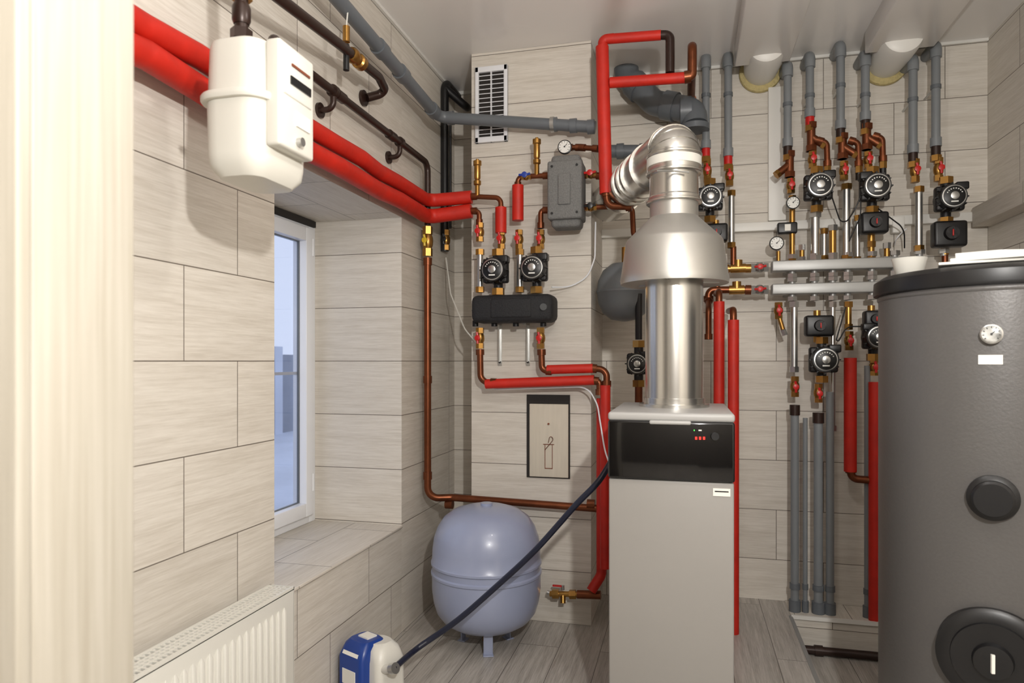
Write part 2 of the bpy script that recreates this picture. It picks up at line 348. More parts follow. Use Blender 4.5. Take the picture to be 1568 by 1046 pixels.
g=O('gas_inlet_pipe'); g.tube([(mx,1.45,ztop+.03),(mx,1.45,2.33),(mx-.02,1.45,2.7),(mx-.02,1.45,CZ)],.016,DARKP,.04).hexn((mx,1.45,2.28),(mx,1.45,2.31),.026,BRASS).lathe((mx,1.45,2.22),[(.018,0),(.022,.01),(.022,.04),(.018,.05)],DARKP)
g.box((mx+.03,1.44,2.30),(.05,.012,.008),YELH,.002)
g.done()
for yy in (2.45,3.1):
    o=O('pipe_bracket'); o.tube([(XL+.001,yy,zg-.07),(xg,yy,zg-.07),(xg,yy,zg-.005)],.012,DARKP,.04).cyl((XL+.001,yy,zg-.07),(XL+.012,yy,zg-.07),.03,DARKP).cyl((xg,yy-.012,zg),(xg,yy+.012,zg),.025,DARKP); o.done()
# upper dark pipe
o=O('steel_supply_pipe'); pts=[WX(352,-60,-1.22),WX(522,70,-1.27),WX(580,118,-1.3),WX(592,142,-1.33),WX(562,150,XL+.025)]
o.tube(pts,.019,DARKP,.05).lathe(V((XL+.003,pts[-1].y,pts[-1].z)),[(.035,0),(.035,.012),(.022,.014)],DARKP,(1,0,0)); 
q=WX(545,90,-1.28); o.lathe(q-V((0,.05,0)),[(.024,0),(.03,.01),(.03,.03),(.022,.035),(.022,.065),(.03,.07),(.03,.1)],BRASS,(0,1,0))
o.cyl(q+V((.0,-.08,-.08)),q+V((0,-.08,.02)),.012,BLACK).cyl(q+V((0,-.08,.03)),q+V((0,-.08,.09)),.014,BRASS).tube([q+V((0,-.08,.09)),q+V((0,-.06,.2)),q+V((-.05,-.05,.3))],.003,CREAM,.05); o.done()
# sewer pipe
c0=W(672,180,3.48); o=O('sewer_pipe'); zs=c0.z
o.tube([(c0.x,1.6,zs+.12),(c0.x,c0.y,zs),W(912,195,3.5)],.03,GREYP,.06,18)
for yy in (2.72,2.95,3.36): zz=zs+.12*(3.48-yy)/1.88; o.cyl((c0.x,yy,zz),(c0.x,yy+.06,zz-.004),.037,GREYP)
for u in (690,848,878,905): q=W(u,180+(u-672)*.0625,3.5); o.cyl(q-V((.018,0,0)),q+V((.018,0,0)),.037,GREYP)
q=W(846,191,3.5); o.cyl(q,q+V((0,.098,0)),.005,NICK).cyl(q-V((.01,0,0)),q+V((.01,0,0)),.04,NICK); o.done()
# red pipes on left wall -> pier
for n,(z,v,dy,dx) in enumerate(((2.262,304,0,0),(2.175,325,0,.0))):
    o=O('insulated_heating_pipe'); e=W(722,v-2,3.47)
    pts=[V((-1.345+.008*math.sin(k*2.3+n),.86+k*.2,z+.01*math.sin(k*1.7+n*2)*(1 if k<7 else .2))) for k in range(12)]
    o.tube(pts+[(-1.345,3.45,z),(e.x,3.47,e.z)],.038 if n else .035,RED,.06,18)
    o.cyl((e.x-.002,3.47,e.z),(e.x+.03,3.47,e.z),.017,COPP); o.done()
# black pipe in recess
o=O('black_vent_pipe'); a=W(681,125,3.85); b=W(681,385,3.85); o.tube([(a.x,4.09,a.z),a,V((a.x,3.85,b.z))],.024,BLACK,.06).tube([W(681,135,3.85),W(715,165,3.95),W(715,165,4.09)],.024,BLACK,.05)
for v in (180,330): q=W(681,v,3.85); o.cyl(q-V((0,0,.03)),q+V((0,0,.03)),.03,BLACK)
o.cyl((a.x+.035,3.85,W(690,190,3.85).z),(a.x+.035,3.85,W(690,350,3.85).z),.008,BLACK); o.done()
ball_valve(W(683,368,3.85),.12,BLACK,r=.018,name='gas_stop_valve'); 
# radiator
r=O('panel_radiator'); x0,x1,y0,y1,z0r,z1r=-1.375,-1.28,1.02,2.05,.1,.64
r.bx(x1-.012,x1,y0,y1,z0r,z1r-.004,CREAM,.003).bx(x0,x0+.012,y0,y1,z0r,z1r-.004,CREAM,.003)
n=int((y1-y0-.06)/.033)
for k in range(n):
    y=y0+.045+k*.033; r.rrect((x1+.002,y,z0r+.05),[(0,.001,.004,.0004),(.015,.012,.018,.004),(z1r-z0r-.115,.012,.018,.004),(z1r-z0r-.1,.001,.004,.0004)],CREAM,n=3)
r.bx(x0,x1,y1-.004,y1,z0r,z1r,CREAM).bx(x0,x1,y0,y0+.004,z0r,z1r,CREAM)
r.bx(x0,x0+.01,y0,y1,z1r-.01,z1r,CREAM).bx(x1-.01,x1,y0,y1,z1r-.01,z1r+.001,CREAM).bx(x0+.03,x0+.036,y0,y1,z1r-.006,z1r,CREAM).bx(x1-.036,x1-.03,y0,y1,z1r-.006,z1r,CREAM).bx((x0+x1)/2-.003,(x0+x1)/2+.003,y0,y1,z1r-.006,z1r,CREAM)
k=y0+.015
while k<y1-.01: r.bx(x0+.008,x1-.008,k,k+.007,z1r-.006,z1r-.001,CREAM); k+=.018
r.bx(x0+.012,x1-.012,y0,y1,z1r-.06,z1r-.05,DARK)  # dark sheet paints in the shade below the top grille
r.bx(XL+.001,x0,y0+.2,y0+.24,.2,.6,CREAM).bx(XL+.001,x0,y1-.24,y1-.2,.2,.6,CREAM)
r.cyl((-1.33,y0+.05,0),(-1.33,y0+.05,.12),.012,CREAM); r.done()
# ------------------------------------------------------------------ pier items
a=W(729,106,YP); b=W(778,217,YP); o=O('vent_grille'); x0,x1,zt,zb=a.x,b.x,a.z,b.z
o.bx(x0,x1,YP-.006,YP,zb,zt,DARK); fw=.02  # flat dark backing, shade of the opening painted in behind the slats
o.bx(x0,x0+fw,YP-.022,YP,zb,zt,PVCW,.003).bx(x1-fw,x1,YP-.022,YP,zb,zt,PVCW,.003).bx(x0,x1,YP-.022,YP,zt-fw*1.5,zt,PVCW,.003).bx(x0,x1,YP-.022,YP,zb,zb+fw*1.5,PVCW,.003).bx((x0+x1)/2-.003,(x0+x1)/2+.003,YP-.02,YP,zb,zt,PVCW)
ns=14
for k in range(ns):
    z=zb+.035+(zt-zb-.07)*(k+.5)/ns; o.box(((x0+x1)/2,YP-.010,z),(x1-x0-2*fw,.008,.0035),PVCW,M=Matrix.Rotation(math.radians(10),4,'X'))
o.done()
a=W(807,604,YP); b=W(873,733,YP); o=O('access_hatch'); o.bx(a.x,b.x,YP-.008,YP,b.z,a.z,DARK)  # thin dark plate on the solid pier paints the shaded gap around the cover
c=W(812,618,YP); d=W(871,731,YP); o.bx(c.x,d.x,YP-.022,YP-.006,d.z,c.z,BOARD,.003)
xm=(c.x+d.x)/2; zm=(c.z+d.z)/2
for s_ in (-.02,.02): o.bx(xm+s_-.0015,xm+s_+.0015,YP-.024,YP-.02,zm-.15,zm-.02,RUST)
o.bx(xm-.03,xm+.03,YP-.024,YP-.02,zm-.022,zm-.018,RUST).bx(xm-.02,xm+.02,YP-.024,YP-.02,zm-.15,zm-.146,RUST)
o.tube([(xm,YP-.03,zm-.01),(xm+.01,YP-.035,zm+.03),(xm+.03,YP-.03,zm+.01),(xm-.02,YP-.03,zm-.05)],.0018,COPP,.02,6); o.cyl((xm,YP-.03,zm+.09),(xm,YP-.02,zm+.09),.005,RUST); o.done()
Y1=3.47
# separator block
a=W(838,236,Y1-.1); b=W(891,345,Y1-.1); cx=(a.x+b.x)/2; cz=(a.z+b.z)/2; w_=b.x-a.x; h_=a.z-b.z
o=O('hydraulic_separator'); o.box((cx,Y1-.03,cz),(w_,.15,h_*.8),INSG,.012).box((cx,Y1-.015,cz),(w_*.86,.12,h_),INSG,.02)
o.box((cx,Y1-.108,cz),(w_*.36,.012,h_*.42),INSG,.005)
for s_ in (-1,1):
    for t_ in (-1,1): o.cyl((cx+s_*w_*.36,Y1-.11,cz+t_*h_*.32),(cx+s_*w_*.36,Y1-.1,cz+t_*h_*.32),.006,BLACK)
o.bx(cx-.04,cx+.04,Y1+.04,YP,cz-.1,cz+.1,NICK); o.done()
# pipes
def pipe(name,pts,r=.0135,m=COPP,R=.035,cuffs=True):
    o=O(name); p=[V(q) for q in pts]; o.tube(p,r,m,R)
    if cuffs:
        for q,q2 in ((p[0],p[1]),(p[-1],p[-2])):
            d=(q2-q).normalized(); o.cyl(q,q+d*.03,r*1.35,m)
    return o.done()
pipe('copper_pipe',[W(722,301,Y1),W(767,303,Y1),W(767,325,Y1)])
pipe('copper_pipe',[W(722,323,Y1),W(734,324,Y1),W(734,345,Y1)])
pipe('copper_pipe',[W(793,288,Y1),W(793,271,Y1),W(840,269,Y1)])
pipe('copper_pipe',[W(840,322,Y1),W(828,322,Y1),W(828,350,Y1)])
pipe('copper_pipe',[W(888,226,Y1-.02),W(916,228,Y1-.05)]); pipe('copper_pipe',[W(868,226,Y1),W(890,226,Y1)])
pipe('copper_pipe',[W(890,268,Y1),W(922,270,Y1)]); pipe('copper_pipe',[W(890,318,Y1),W(968,316,Y1),W(970,358,Y1),W(985,380,Y1)])
gauge(W(865,226,Y1-.03),.036)
air_vent(731,244,302,Y1); air_vent(822,211,270,Y1)
def redsleeve(u,v0,v1,y,r=.026): return straight(u,v0,v1,y,r,RED,'insulated_heating_pipe')
redsleeve(767,318,357,Y1,.03); redsleeve(793,284,338,Y1,.03)
ball_valve(W(806,271,Y1),.05,BLUEH,axis=(1,0,0),r=.013)
ball_valve(W(905,268,Y1),.06,REDH,axis=(1,0,0),r=.014); ball_valve(W(905,318,Y1),.06,BLACK,axis=(1,0,0),r=.014)
for u in (735,768,795,828): ball_valve(W(u,367 if u>740 else 356,Y1),.1,REDH,r=.016)
for u in (735,796): straight(u,382,448,Y1,.017,NICK,'return_pipe',BRASS)
pump(763,417,Y1-.01,.065); pump(822,414,Y1-.01,.065)
a=W(720,452,Y1-.09); b=W(846,492,Y1-.09); o=O('insulated_pump_manifold'); o.box(((a.x+b.x)/2,Y1-.005,(a.z+b.z)/2),(b.x-a.x,.17,a.z-b.z),INSB,.032)
o.box(((a.x+b.x)/2,Y1-.08,(a.z+b.z)/2),((b.x-a.x)*.5,.03,(a.z-b.z)*.7),INSB,.01).cyl(W(832,470,Y1-.085),W(832,470,Y1-.1),.018,BLACK)
for u in (728,757,790,832): o.cyl(W(u,491,Y1),W(u,500,Y1),.016,IRON)
o.done()
for u,hc in ((735,0),(828,0)): ball_valve(W(u,518,Y1),.11,REDH,r=.017)
pipe('copper_pipe',[W(735,535,Y1),W(736,585,Y1),W(760,586,Y1)],.017,R=.05); pipe('copper_pipe',[W(829,535,Y1),W(830,567,Y1),W(845,568,Y1)],.017,R=.045)
def hor(u0,v0,u1,v1,y,r,name='insulated_heating_pipe',m=RED): o=O(name); o.cyl(W(u0,v0,y),W(u1,v1,y),r,m); return o.done()
hor(744,588,910,582,Y1,.026); hor(838,566,908,564,Y1,.024)
pipe('copper_pipe',[W(905,564,Y1),W(929,566,Y1),W(929,592,Y1)],.017,R=.05); pipe('copper_pipe',[W(908,583,Y1),W(918,584,Y1),W(918,605,Y1)],.016,R=.03)
straight(927,590,870,Y1-.02,.026,RED,'insulated_heating_pipe'); 
pipe('insulated_heating_pipe',[W(921,610,Y1+.03),W(921,880,Y1+.03),W(905,905,Y1)],.026,RED,.06,False)
for u in (765,808):
    a=W(u,498,YP-.01); b=W(u,560,YP-.01); o=O('mounting_bracket'); o.bx(a.x-.011,a.x+.011,YP-.006,YP,b.z,a.z,NICK).bx(a.x-.004,a.x+.004,YP-.03,YP-.006,b.z+.02,a.z,NICK)
    o.cyl((a.x,YP-.01,b.z+.02),(a.x,YP-.004,b.z+.02),.007,DARK).bx(a.x-.009,a.x+.009,YP-.09,YP,a.z-.002,a.z+.012,NICK); o.done()
# cables
def cable(pts,m=CREAM,r=.004,name='power_cable'): o=O(name); o.tube(pts,r,m,.12,8); return o.done()
cable([W(683,395,3.84),W(690,450,3.7),W(712,505,3.56),W(730,525,3.56)])
cable([W(845,440,3.5),W(872,440,3.57),W(900,425,3.58),W(911,395,3.58),W(912,340,3.58)],PVCW)
cable([W(742,590,3.5),W(760,596,3.5),W(900,592,3.5),W(915,620,3.45),W(926,690,3.4),W(935,715,3.3)],PVCW)
# fill valve low
o=O('filling_valve'); o.cyl(W(842,909,3.52),W(918,911,3.52),.015,BRASS).hexn(W(846,909,3.52),W(856,909,3.52),.025,BRASS).hexn(W(872,910,3.52),W(882,910,3.52),.024,BRASS).cyl(W(884,910,3.52),W(920,911,3.52),.022,COPP)
o.cyl(W(862,910,3.52),W(862,924,3.5),.014,BRASS).cyl(W(862,903,3.52),W(862,896,3.52),.008,NICK).box(W(855,897,3.52),(.06,.012,.008),REDH).cyl(W(838,907,3.52),W(846,909,3.52),.012,NICK); o.done()
# ------------------------------------------------------------------ upper middle red loop
YM=3.35
pipe('insulated_heating_pipe',[W(928,297,YM),W(922,72,YM),],.032,RED,.05,False)
pipe('insulated_heating_pipe',[W(932,60,YM),W(1012,54,YM)],.024,RED,.05,False)
pipe('copper_pipe',[W(924,76,YM),W(922,61,YM),W(940,59,YM)],.024,RED,.04,False)
pipe('copper_pipe',[W(1010,54,YM),W(1026,54,YM),W(1026,112,YM)],.022,DARKP,.05,False)
pipe('insulated_heating_pipe',[W(934,127,YM),W(1052,119,YM)],.026,RED,.05,False)
pipe('copper_pipe',[W(1048,119,YM),W(1060,117,YM),W(1060,66,YM),V((W(1060,66,YM).x,YB,W(1060,66,YM).z))],.022,COPP,.05)
pipe('copper_pipe',[W(928,292,YM),W(930,316,YM),W(968,316,YM)],.018,COPP,.04)
o=O('waste_air_duct'); p=[W(955,60,4.0),W(960,118,4.0),W(1002,158,3.95),W(1062,170,3.9),W(1064,192,3.88)]
o.tube(p,.07,GREYP,.09,24)
for q,q2 in ((p[1],p[2]),(p[2],p[3])):
    d=(q2-q).normalized(); o.cyl(q+d*.06,q+d*.13,.08,GREYP,seg=26)
o.cyl(p[3]+V((-.07,0,0)),p[3]+V((-.01,0,0)),.08,GREYP,seg=26).cyl(p[4],p[4]-V((0,0,.03)),.078,GREYP,seg=26)
o.done()
o=O('sewer_branch_pipe'); o.tube([W(935,232,3.9),W(1010,232,3.9),W(1062,222,3.9),W(1066,245,3.95),W(1066,245,4.09)],.036,GREYP,.06,18)
for u in (950,985,1040): q=W(u,232 if u<1020 else 227,3.9); o.cyl(q-V((.02,0,0)),q+V((.02,0,0)),.044,GREYP)
o.done()
# vessel behind
c=W(956,447,3.72); o=O('expansion_vessel'); o.lathe(c-V((0,0,.16)),[(.01,0),(.07,.01),(.115,.045),(.14,.1),(.146,.15),(.15,.155),(.15,.165),(.146,.17),(.14,.22),(.115,.275),(.07,.31),(.01,.32)],VESG,seg=36)
o.cyl(c+V((0,0,.16)),c+V((0,0,.24)),.014,BRASS).bx(c.x-.02,c.x+.02,c.y+.1,YB,c.z-.03,c.z+.03,VESG); o.done()
pump(978,557,3.6,.055); straight(978,450,520,3.62,.018,IRON,'riser_pipe'); straight(978,585,640,3.62,.02,COPP,'copper_pipe')
# ------------------------------------------------------------------ boiler + flue
BX0,BX1,BY0,BY1=-.262,.158,2.41,3.0; BZ=1.222
b=O('floor_standing_boiler'); zpan=W(1030,735,BY0).z
b.bx(BX0,BX1,BY0,BY0+.02,.03,zpan-.003,BOILG,.006).bx(BX0+.002,BX1-.002,BY0+.02,BY1,.03,BZ-.03,BOILG,.003)
b.bx(BX0+.02,BX1-.02,BY0+.03,BY1-.03,0,.03,DARK)
b.bx(BX0-.002,BX1+.002,BY0-.012,BY0+.03,zpan,BZ-.028,GBLACK,.008)
b.bx(BX0-.003,BX1+.003,BY0-.006,BY1,BZ-.03,BZ,BOILL,.01)
b.bx(BX0+.14,BX1-.14,BY0-.016,BY0,BZ-.04,BZ-.026,BOILL,.006)
for i,u in enumerate((1066,1072,1078)): q=W(u,671,BY0-.014); b.box(q,(.007,.004,.009),LED)
q=W(1063,659,BY0-.014); b.box(q,(.003,.004,.004),LEDG); q=W(1072,659,BY0-.014); b.box(q,(.010,.003,.004),PAPER); q=W(1095,668,BY0-.014); b.cyl(q,q-V((0,.01,0)),.013,BLACK)
q=W(1105,754,BY0-.001); b.box(q,(.056,.003,.026),PAPER); b.box(q+V((0,-.001,.003)),(.045,.003,.004),BLACK)
b.done()
fx,fy=-.045,2.76; fl=O('flue_draught_diverter')
def zz(v): return ZC+(VH-v)*2.7/F
fl.lathe((fx,fy,BZ),[(.135,0),(.135,.012),(.118,.014),(.118,.035)],STEEL,seg=40)
fl.lathe((fx,fy,BZ+.02),[(.11,0),(.112,zz(430)-BZ)],STEEL,seg=48)
fl.lathe((fx,fy,0),[(.188,zz(432)),(.207,zz(436)),(.209,zz(430)),(.206,zz(424)),(.187,zz(372)),(.18,zz(368)),(.1,zz(338)),(.093,zz(335)),(.093,zz(312))],ALU,seg=56)
for k in range(3):
    a=math.radians(20+120*k); fl.box((fx+.15*math.cos(a),fy+.15*math.sin(a),zz(428)),(.07,.004,.03),NICK,rot=a)
fl.lathe((fx,fy,0),[(.098,zz(314)),(.1,zz(312)),(.1,zz(305)),(.095,zz(303)),(.093,zz(270)),(.1,zz(268)),(.104,zz(262)),(.104,zz(244)),(.1,zz(242))],STEEL,seg=44)
fl.lathe((fx,fy,0),[(.104,zz(259)),(.1055,zz(258.8)),(.1055,zz(246)),(.104,zz(245.8))],CREAM,seg=44)
zc=2.235; e=[V((fx,fy,zz(250))),V((fx,fy,zc)),V((-.41,3.72,zc+.02))]
pf=fillet(e,.14,4)
fl.tube(e,.098,STEEL,.14,32)
for i_ in range(1,len(pf)-1):
    dd=(pf[i_+1]-pf[i_-1]).normalized(); fl.cyl(pf[i_]-dd*.003,pf[i_]+dd*.003,.1005,STEEL,seg=36)
d=(e[2]-e[1]).normalized()
for k in (.26,.40,.48,.56,.75): fl.cyl(e[1]+d*k,e[1]+d*(k+.022),.106,STEEL,seg=32)
fl.tube([W(1005,262,fy-.2+.04),W(1030,262,fy-.112),W(1055,264,fy-.2+.1)],.004,NICK,.05,8)
for vv in (268,242,312): fl.lathe((fx,fy,zz(vv)-.006),[(.104,0),(.108,.003),(.108,.009),(.104,.012)],STEEL,seg=44)
fl.done()
# ------------------------------------------------------------------ right: manifolds
YR=3.93
for v0,v1,n in ((401,417,0),(436,452,1)):
    a=W(1181,v0,YR); z1=a.z; z0_=W(1181,v1,YR).z; o=O('heating_manifold'); x1_=1.18
    o.bx(a.x,x1_,YR-.04,YR+.04,z0_,z1,MANI,.006)
    for u in (1213,1247,1275,1298,1335,1370,1408,1445):
        q=W(u,v0,YR); o.cyl((q.x,YR,z1),(q.x,YR,z1+.035),.016,MANI); o.cyl((q.x,YR,z0_),(q.x,YR,z0_-.035),.016,MANI)
        o.hexn((q.x,YR,z1+.012),(q.x,YR,z1+.035),.026,NICK); o.hexn((q.x,YR,z0_-.035),(q.x,YR,z0_-.012),.026,NICK)
    o.bx(a.x+.08,a.x+.1,YR+.04,YB,z0_,z1,NICK).bx(x1_-.1,x1_-.08,YR+.04,YB,z0_,z1,NICK); o.done()
pipe('copper_pipe',[W(1108,412,YR),W(1150,411,YR)],.018,BRASS); ball_valve(W(1163,410,YR),.09,REDH,axis=(1,0,0),r=.02,body=NICK)
pipe('copper_pipe',[W(1085,462,YR),W(1085,444,YR),W(1150,444,YR)],.02,COPP); ball_valve(W(1163,444,YR),.09,REDH,axis=(1,0,0),r=.02,body=NICK)
for u,v in ((1130,411),(1128,444)): o=O('brass_tee'); q=W(u,v,YR); o.cyl(q-V((.04,0,0)),q+V((.04,0,0)),.025,BRASS).cyl(q,q+V((0,0,.045)),.024,BRASS); o.done()
for u,v0,v1,e_ in ((1081,86,228,1),(1115,84,240,1),(1206,98,225,1),(1240,84,180,1),(1287,68,198,1),(1325,82,185,1),(1398,88,235,1),(1433,68,225,1)):
    riser(u,v0,v1,YR,top=True,r=.021)
    q=W(u,v1,YR); o=O('pipe_union'); o.cyl(q-V((0,0,.05)),q+V((0,0,.01)),.023,REDH if u in (1081,1115,1240) else DARKP).hexn(q-V((0,0,.075)),q-V((0,0,.045)),.027,BRASS); o.done()
# A/B
ball_valve(W(1083,262,YR),.13); pump(1087,308,YR-.02,.064); actuator(1096,360,YR); straight(1098,385,440,YR,.016,COPP,'copper_pipe')
ball_valve(W(1117,270,YR),.11); straight(1120,292,380,YR,.017,NICK,'return_pipe',BRASS); straight(1123,378,410,YR,.016,COPP,'copper_pipe')
# C
strainer(1209,232,272,YR,-1); ball_valve(W(1211,285,YR),.08); gauge(W(1214,311,YR-.045),.034); straight(1213,300,402,YR,.015,BRASS,'copper_pipe',BRASS)
# D
strainer(1242,188,232,YR,1); ball_valve(W(1244,245,YR),.09); pump(1250,291,YR-.02,.068); straight(1248,325,400,YR,.023,NICK,'return_pipe',NICK)
# E
strainer(1290,205,244,YR,1); ball_valve(W(1292,262,YR),.1); straight(1296,282,400,YR,.02,NICK,'return_pipe',BRASS)
# F
strainer(1327,190,230,YR,1); ball_valve(W(1329,246,YR),.09); pump(1335,292,YR-.02,.068,-1); actuator(1334,345,YR,.13,.11); straight(1334,370,402,YR,.016,BRASS,'copper_pipe',BRASS)
straight(1275,345,400,YR,.018,BRASS,'copper_pipe',NICK); straight(1262,350,400,YR+.03,.014,NICK,'return_pipe',BRASS); straight(1313,330,402,YR+.03,.013,NICK,'return_pipe',BRASS)
straight(1228,375,402,YR+.02,.013,BRASS,'return_pipe',NICK); straight(1358,372,402,YR,.014,BRASS,'return_pipe',NICK)
# G H
ball_valve(W(1401,262,YR),.12); straight(1407,286,385,YR,.018,NICK,'return_pipe',BRASS); straight(1408,385,402,YR,.015,COPP,'copper_pipe')
ball_valve(W(1437,260,YR),.12); pump(1448,308,YR-.02,.064); actuator(1447,362,YR,.15,.13); straight(1447,385,402,YR,.015,COPP,'copper_pipe')
for u_,v_ in ((1252,215),(1300,215),(1337,208)):
    pipe('copper_pipe',[W(u_,v_,YR-.01),W(u_+14,v_+4,YR-.02),W(u_+15,v_+40,YR-.02)],.015,COPP,.03)
    o=O('pressure_relief_cap'); q=W(u_+15,v_+40,YR-.02); o.hexn(q-V((0,0,.035)),q+V((0,0,.01)),.019,BRASS).cyl(q-V((0,0,.07)),q-V((0,0,.035)),.016,BLACK); o.done()
gauge(W(1189,373,YR-.03),.037); straight(1192,385,402,YR-.01,.01,BRASS,'copper_pipe')
o=O('pump_control_box'); q=W(1205,350,YR); o.box(q,(.1,.05,.06),BLACK,.008).box(q+V((.0,-.028,0)),(.03,.006,.035),PAPER); o.done()
for p_ in ([W(1270,290,3.85),W(1290,350,3.9),W(1310,320,3.85),W(1318,300,3.85)],[W(1345,320,3.84),W(1385,350,3.95),W(1385,380,4.0)],[W(1295,470,3.86),W(1275,540,3.84),W(1296,500,3.85),W(1318,500,3.86)],[W(1300,370,3.86),W(1318,330,3.86),W(1318,290,3.86)]):
    cable(p_,BLACK,.0035)
cable([W(1370,375,4.04),W(1372,365,3.98),W(1388,350,4.0)],PVCW,.003)
o=O('junction_box'); q=W(1374,345,4.07); o.box(q,(.06,.05,.09),WHITE,.006); o.done()
# lower groups
ball_valve(W(1192,476,YR),.09); o=O('drain_cock'); q=W(1199,505,YR-.03); o.cyl(W(1194,488,YR-.02),q,.012,BRASS).hexn(q,q-V((-.01,0,.03)),.016,NICK); o.done()
straight(1216,462,570,YR,.018,NICK,'return_pipe',NICK); ball_valve(W(1217,592,YR),.11)
actuator(1251,500,YR,.14,.11); pump(1258,551,YR-.02,.068); ball_valve(W(1253,602,YR),.1)
straight(1275,462,660,YR+.02,.014,NICK,'return_pipe',NICK)
straight(1299,462,505,YR,.016,BRASS,'return_pipe',BRASS); ball_valve(W(1300,522,YR),.1)
actuator(1334,490,YR,.1,.09); pump(1337,517,YR-.02,.062,-1); ball_valve(W(1338,562,YR),.09)
for u,v0,r_ in ((1217,630,.021),(1233,640,.012),(1253,642,.023),(1271,600,.02),(1328,560,.015)):
    o=O('riser_pipe'); zb_=PZ+.005; a=W(u,v0,YR); o.cyl(a,(a.x,a.y,zb_),r_,RISER); o.cyl((a.x,a.y,zb_),(a.x,a.y,zb_+.06),r_*1.45,GREYP)
    o.cyl(V((a.x,a.y,zb_+.12)),V((a.x,a.y,zb_+.15)),r_*1.25,GREYP)
    if u in (1217,1253): o.cyl(a-V((0,0,.02)),a+V((0,0,.035)),r_*1.25,DARKP)
    o.done()
straight(1302,548,722,YR-.03,.031,RED,'insulated_heating_pipe'); pipe('copper_pipe',[W(1302,715,YR-.03),W(1304,733,YR-.03),W(1342,736,YR-.03)],.02,COPP,.04)
a=W(1340,585,YR-.04); o=O('insulated_heating_pipe'); o.cyl(a,(a.x,a.y,PZ+.006),.031,RED); o.done()
o=O('floor_pipe'); o.cyl((XE+.03,3.78,-.085),(1.45,3.78,-.085),.022,DARKP).cyl((XE+.1,3.78,-.085),(XE+.14,3.78,-.085),.028,DARKP); o.done()
for u,v0,y in ((1101,462,3.6),(1123,490,3.55)):
    a=W(u,v0,y); o=O('insulated_heating_pipe'); o.cyl(a,(a.x,a.y,PZ if a.x>.165 else 0),.027,RED); o.tube([a-V((0,0,.02)),a+V((0,0,.05)),V((a.x,YR-.01,a.z+.07))],.017,COPP,.05); o.done()
pipe('copper_pipe',[W(1085,458,YR),W(1085,475,YR-.1),W(1085,520,YR-.1)],.016)
a=W(1176,136,YB-.01); b_=W(1203,338,YB-.01); O('cable_trunking').bx(a.x,b_.x,YB-.03,YB,b_.z,a.z,WHITE,.003).done()
# ------------------------------------------------------------------ storage tank
tx,ty,tr=.935,2.448,.318; dv=V((-math.sin(math.radians(21)),-math.cos(math.radians(21)),0)); sv=V((math.cos(math.radians(21)),-math.sin(math.radians(21)),0))
t=O('hot_water_storage_tank')
t.lathe((tx,ty,-.11),[(tr*.92,0),(tr*.95,.03)],BLACK,seg=64); t.lathe((tx,ty,-.08),[(tr*.98,0),(tr,.02),(tr,1.70)],TANKG,seg=96)
t.lathe((tx,ty,1.61),[(tr,0),(tr+.014,.004),(tr+.016,.012),(tr+.014,.045),(tr-.01,.061),(tr-.06,.067),(.02,.071)],BLACK,seg=96)
def onf(z,ang=0): 
    a=math.radians(ang); d=dv*math.cos(a)+sv*math.sin(a); return V((tx,ty,z))+d*tr,d
q,d=onf(1.024); t.lathe(q-d*.03,[(.062,0),(.062,.045),(.055,.05),(.05,.052),(.05,.075),(.044,.08)],BLACK,d,40)
q,d=onf(.585); t.lathe(q-d*.06,[(.135,0),(.135,.075),(.125,.082),(.1,.084),(.098,.092),(.05,.094)],BLACK,d,48)
t.lathe(q+d*.03,[(.05,0),(.045,.02),(.02,.024)],BLACK,d,24); t.box(q+d*.056,(.008,.008,.05),PAPER)
q,d=onf(1.404,-1); t.box(q-d*.001,(.056,.006,.026),PAPER,rot=math.radians(-21)); 
t.lathe((tx,ty,1.595),[(tr+.001,0),(tr+.004,.004),(tr+.004,.012),(tr+.001,.016)],TANKG,seg=96)
t.done()
q,d=onf(1.474,-.5); gauge(q+d*.008,.027,d,'tank_thermometer',.02)
o=O('ceramic_bowl'); o.lathe((.705,2.47,1.675),[(.034,0),(.04,.006),(.05,.05),(.053,.058),(.047,.056),(.02,.012)],CREAM,seg=32); o.done()
o=O('folded_papers'); o.box((.84,2.27,1.684),(.22,.13,.008),PAPER,.002,rot=-.3).box((.86,2.25,1.693),(.2,.12,.01),PAPER,.002,rot=-.42).tube([(.76,2.24,1.705),(.86,2.2,1.706),(.96,2.19,1.702)],.008,PAPER); o.done()
# ------------------------------------------------------------------ expansion tank on floor
ex,ey=-.955,3.24; er=.268
o=O('floor_expansion_tank')
o.lathe((ex,ey,.085),[(.02,0),(.1,.004),(.17,.022),(.215,.05),(.245,.09),(.26,.14),(er,.2),(er,.27),(er+.005,.276),(er+.005,.286),(er-.003,.292),(er-.003,.318),(er+.005,.324),(er+.005,.334),(er,.34),(er-.003,.40),(.258,.45),(.24,.5),(.21,.545),(.16,.58),(.1,.598),(.02,.604)],EXPB,seg=72)
for k in range(3):
    a=math.radians(-70+120*k); c=V((ex+.13*math.cos(a),ey+.13*math.sin(a),0)); o.box(c+V((0,0,.055)),(.006,.045,.11),EXPB,.002,rot=a).box(c+V((0,0,.003)),(.04,.05,.006),EXPB,.002,rot=a)
o.cyl((ex,ey,.68),(ex,ey,.70),.03,EXPB).cyl((ex,ey,.02),(ex,ey,.09),.02,BRASS); o.done()
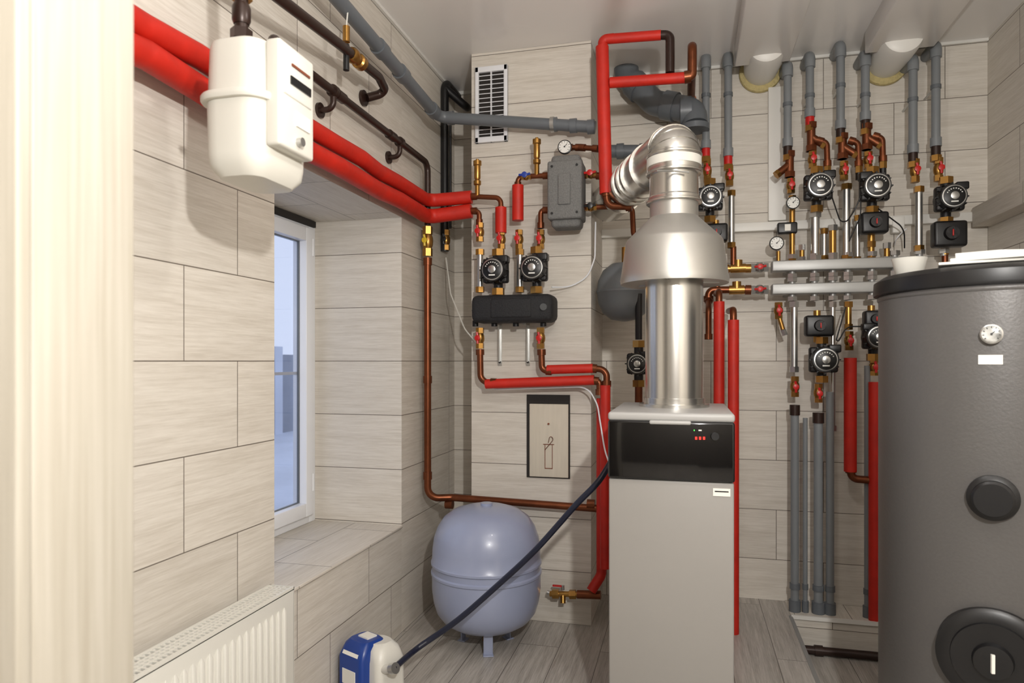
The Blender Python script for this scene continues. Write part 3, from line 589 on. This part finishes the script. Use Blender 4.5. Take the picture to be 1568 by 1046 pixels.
# ------------------------------------------------------------------ blue transfer pump + hose
c=W(573,1010,2.62); px,py=c.x,c.y
o=O('transfer_pump'); ra=math.radians(-24)
o.rrect((px+.02,py+.005,0),[(0,.17,.15,.03),(.02,.175,.155,.03),(.17,.17,.15,.03),(.215,.15,.13,.045),(.238,.10,.09,.04)],CREAM,rot=ra)
Mx=Matrix.Rotation(ra,4,'Z'); L_=lambda x,y,z: V((px,py,0))+(Mx@V((x,y,z)))
o.rrect(L_(-.03,-.022,0),[(.0,.15,.17,.02),(.185,.15,.17,.02),(.232,.135,.13,.03),(.247,.11,.10,.03)],BLUEP,rot=ra)
o.box(L_(-.03,-.092,.214),(.095,.003,.042),PAPER,M=Mx@Matrix.Rotation(math.radians(-32),4,'X'))
o.box(L_(-.03,-.108,.11),(.08,.004,.06),PAPER,M=Mx).box(L_(-.03,-.01,.25),(.06,.05,.006),PAPER,M=Mx)
o.cyl(L_(.09,-.03,.15),L_(.15,-.03,.17),.018,CREAM).cyl(L_(.14,-.03,.165),L_(.165,-.03,.175),.022,NICK); o.done()
h0=L_(.155,-.03,.172)
o=O('drain_hose'); 
P=[h0,W(640,992,2.72),W(700,950,2.78),W(760,898,2.8),W(820,842,2.78),W(880,775,2.75),W(918,735,2.75),W(945,690,2.85)]
pp=[]
for i in range(len(P)-1):
    a=P[max(i-1,0)];b0=P[i];c0_=P[i+1];d0=P[min(i+2,len(P)-1)]
    for k in range(8):
        t_=k/8; pp.append(.5*((2*b0)+(c0_-a)*t_+(2*a-5*b0+4*c0_-d0)*t_*t_+(3*b0-a-3*c0_+d0)*t_**3))
pp.append(P[-1]); o.tube(pp,.0125,HOSE,.001); o.done()
# ------------------------------------------------------------------ lights
def light(t,name,loc,power,col,size=.1,rot=(0,0,0)):
    l=bpy.data.lights.new(name,t); l.energy=power; l.color=col
    if t=='POINT': l.shadow_soft_size=size
    ob=bpy.data.objects.new(name,l); ob.location=loc; ob.rotation_euler=rot; bpy.context.scene.collection.objects.link(ob); return ob
def pendant(x,y,z,power,col,size):
    o=O('pendant_lamp'); o.cyl((x,y,z+.2),(x,y,CZ),.004,BLACK).cyl((x,y,z+.13),(x,y,z+.2),.022,BLACK).lathe((x,y,z+.065),[(.005,0),(.02,.006),(.028,.025),(.026,.04),(.015,.065)],LAMPE).cyl((x,y,CZ-.02),(x,y,CZ),.05,WHITE); o.done()
    light('POINT','pendant_bulb',(x,y,z),power,col,size)
pendant(.42,-.05,2.12,178,(1,.975,.94),.035)
pendant(.05,1.6,2.5,15,(1,.965,.925),.05)
wd=bpy.data.worlds.new('World'); bpy.context.scene.world=wd; wd.use_nodes=True; bg=wd.node_tree.nodes['Background']; bg.inputs[0].default_value=(.64,.72,.90,1); bg.inputs[1].default_value=1.5
# ------------------------------------------------------------------ camera
cd=bpy.data.cameras.new('camera'); cam=bpy.data.objects.new('camera',cd); bpy.context.scene.collection.objects.link(cam)
cam.location=(0,0,ZC); cam.rotation_euler=(math.pi/2,0,TH); cd.sensor_width=36; cd.lens=F/1568*36; cd.shift_y=30/1568
cd.clip_start=.02; cd.dof.use_dof=True; cd.dof.focus_distance=3.1; cd.dof.aperture_fstop=3.5
bpy.context.scene.camera=cam
bpy.context.scene.view_settings.view_transform='Standard'
